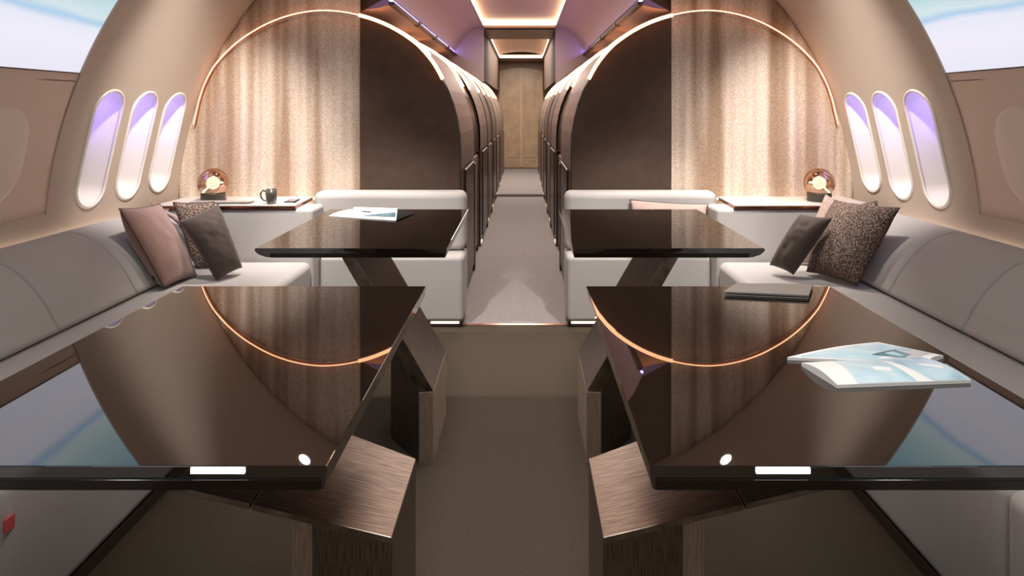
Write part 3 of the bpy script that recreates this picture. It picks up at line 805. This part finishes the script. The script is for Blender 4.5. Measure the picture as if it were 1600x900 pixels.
patch('cover_print', [(.56, .40), (.76, .30), (.75, .38), (.56, .58)], M['print_a'], 1.2)
t, patch = booklet('magazine', 'blue and white magazine with a white curved stripe, front one on the right table', 'magazine',
    [on(1308, 607, 892), on(1517, 599, 892), on(1432, 562, 892), on(1252, 572, 892)], 892, 7, 'magazines on the right table', 9)
patch('cover_print', [(.16, .01), (.60, .01), (.60, .99), (.26, .99)], M['print_a'], .5)
patch('cover_print', [(.72, .01), (.99, .01), (.99, .99), (.62, .99)], M['print_b'], .5)
patch('cover_print', [(.40, .35), (.52, .30), (.54, .42), (.42, .5)], M['paper'], .9)
patch('cover_print', [(.80, .45), (.93, .30), (.95, .40), (.80, .55)], M['paper'], .9)
# open magazine on the far left table
a, b, c2, d2 = on(514, 338, 892), on(619, 346, 892), on(621, 330, 892), on(553, 328, 892)
t, patch = booklet('open_magazine', 'open white magazine with a dark right page on the far left table', 'magazine', [a, b, c2, d2], 892, 4, None, 8)
patch('page_print', [(.42, .12), (.98, .2), (.98, .62), (.9, .6)], M['print_d'], .6)
patch('page_print', [(.36, .48), (.54, .46), (.54, .58), (.36, .6)], M['copper'], .8)
base = BASE[t]
bm = mb(); e = on(649, 334, 892)
vs = [bm.verts.new(Vector((v.x, v.y, v.z+q*U))) for v, q in ((b, 5), (c2, 12), (c2.lerp(e, .5), 12), (e, 2), (b.lerp(e, .5), 6))]
f0 = bm.faces.new(vs); ex = bmesh.ops.extrude_face_region(bm, geom=[f0]); 
for v in [g for g in ex['geom'] if isinstance(g, bmesh.types.BMVert)]: v.co.z -= 1.6*U
put('dark_page', bm, M['black'], t)
bm = mb(); tube(bm, [Vector((v.x, v.y, v.z+9*U)) for v in (d2, c2)], 7*U, 8); put('curled_page', bm, M['paper'], t, True)

# ------------------------------------------------------------------ lamps of the room, and added unseen lamps
def downlight(s, x, k, power, ang=100, label=None, blend=.6, aim=None):
    th = math.acos(x/R)
    p = cyl(s, k, th, R-1); nrm = -Vector((s*math.cos(th), 0, math.sin(th)))
    t = thing('downlight', p, label, 'downlight', 'ceiling downlights')
    q = nrm.to_track_quat('Z', 'Y').to_matrix()
    for nm, prof, m in (('lens', [(0, .004), (.034, .004), (.034, .001), (0, .001)], M['spot']), ('ring', [(.035, .001), (.035, .007), (.045, .006), (.047, .001)], M['frame'])):
        bm = mb(); lathe(bm, Vector(), prof, 24)
        for v in bm.verts: v.co = q @ v.co + p
        put(nm, bm, m, t)
    d = bpy.data.lights.new('downlight_beam', 'SPOT'); d.energy = power; d.spot_size = math.radians(ang); d.spot_blend = blend
    d.color = (1, .95, .89); d.shadow_soft_size = .05
    o = bpy.data.objects.new('downlight_beam', d); COL.objects.link(o); o.location = p+nrm*.03
    if aim: o.rotation_euler = (Vector(aim)-o.location).to_track_quat('-Z', 'Y').to_euler()
    return o
for s in (-1, 1):
    downlight(s, 1394, 4.22, 120, 62, 'small round ceiling downlight above the %s rear corner' % SIDE[s], .8, W(s*1150, 3.88, 480))
    downlight(s, 1394, 3.3, 225, 62, 'small unseen ceiling spotlight added to light the %s curtain' % SIDE[s], .9, W(s*2260, 4.55, 600))  # spot added out of view to brighten the lower curtain
    downlight(s, 1010, 2.2, 290, 34, 'small unseen ceiling spotlight added to light the %s end sofa' % SIDE[s], .8, W(s*860, 4.3, 380))  # second added spot, unseen, brightens the end sofa
    downlight(s, 1500, .6, 10, 110, 'small unseen ceiling downlight added over the near end of the %s bench' % SIDE[s])  # extra downlight out of view, added as fill
def area(loc, rot, sx, sy, power, col, spread=180):
    d = bpy.data.lights.new('tray_glow_and_fill', 'AREA'); d.shape = 'RECTANGLE'; d.size = sx; d.size_y = sy; d.energy = power; d.color = col; d.spread = math.radians(spread)
    o = bpy.data.objects.new('tray_glow_and_fill', d); COL.objects.link(o); o.location = loc; o.rotation_euler = rot; return o
area(W(0, 1.0, ZL+50), (0, 0, 0), .6, 5.4, 28, (1, .92, .86), 80)  # added fill from the unseen lounge tray, kept narrow over the aisle
area(W(0, -1.0, ZL+50), (0, 0, 0), .6, 2.2, 31, (1, .95, .91), 150)  # added fill behind the camera for the bench fronts
area(W(0, 6.7, ZTOP+60), (0, 0, 0), .7, 3.2, 34, (1, .89, .81), 140)
area(W(0, 12.1, ZTOP+20), (0, 0, 0), .7, 3, 85, (1, .88, .78))

w = bpy.data.worlds.new('world'); S.world = w; w.use_nodes = True
bg = w.node_tree.nodes['Background']; bg.inputs[0].default_value = (1, .93, .88, 1); bg.inputs[1].default_value = .6

# ------------------------------------------------------------------ camera
cd = bpy.data.cameras.new('camera'); cam = bpy.data.objects.new('camera', cd); COL.objects.link(cam); S.camera = cam
cam.location = (CX*U, 0, CZ*U); cam.rotation_euler = (PI/2, 0, 0)
cd.sensor_width = 36; cd.lens = 22.5; cd.shift_x = -18/1600; cd.shift_y = -280/1600; cd.clip_start = .02
S.view_settings.view_transform = 'Standard'; S.view_settings.look = 'None'; S.view_settings.gamma = 1; S.view_settings.exposure = 0
S.view_settings.use_curve_mapping = False
S.cycles.use_denoising = True
S.cycles.max_bounces = 8; S.cycles.diffuse_bounces = 4; S.cycles.glossy_bounces = 4; S.cycles.transparent_max_bounces = 10
S.cycles.sample_clamp_indirect = 6
S.cycles.caustics_reflective = False; S.cycles.caustics_refractive = False
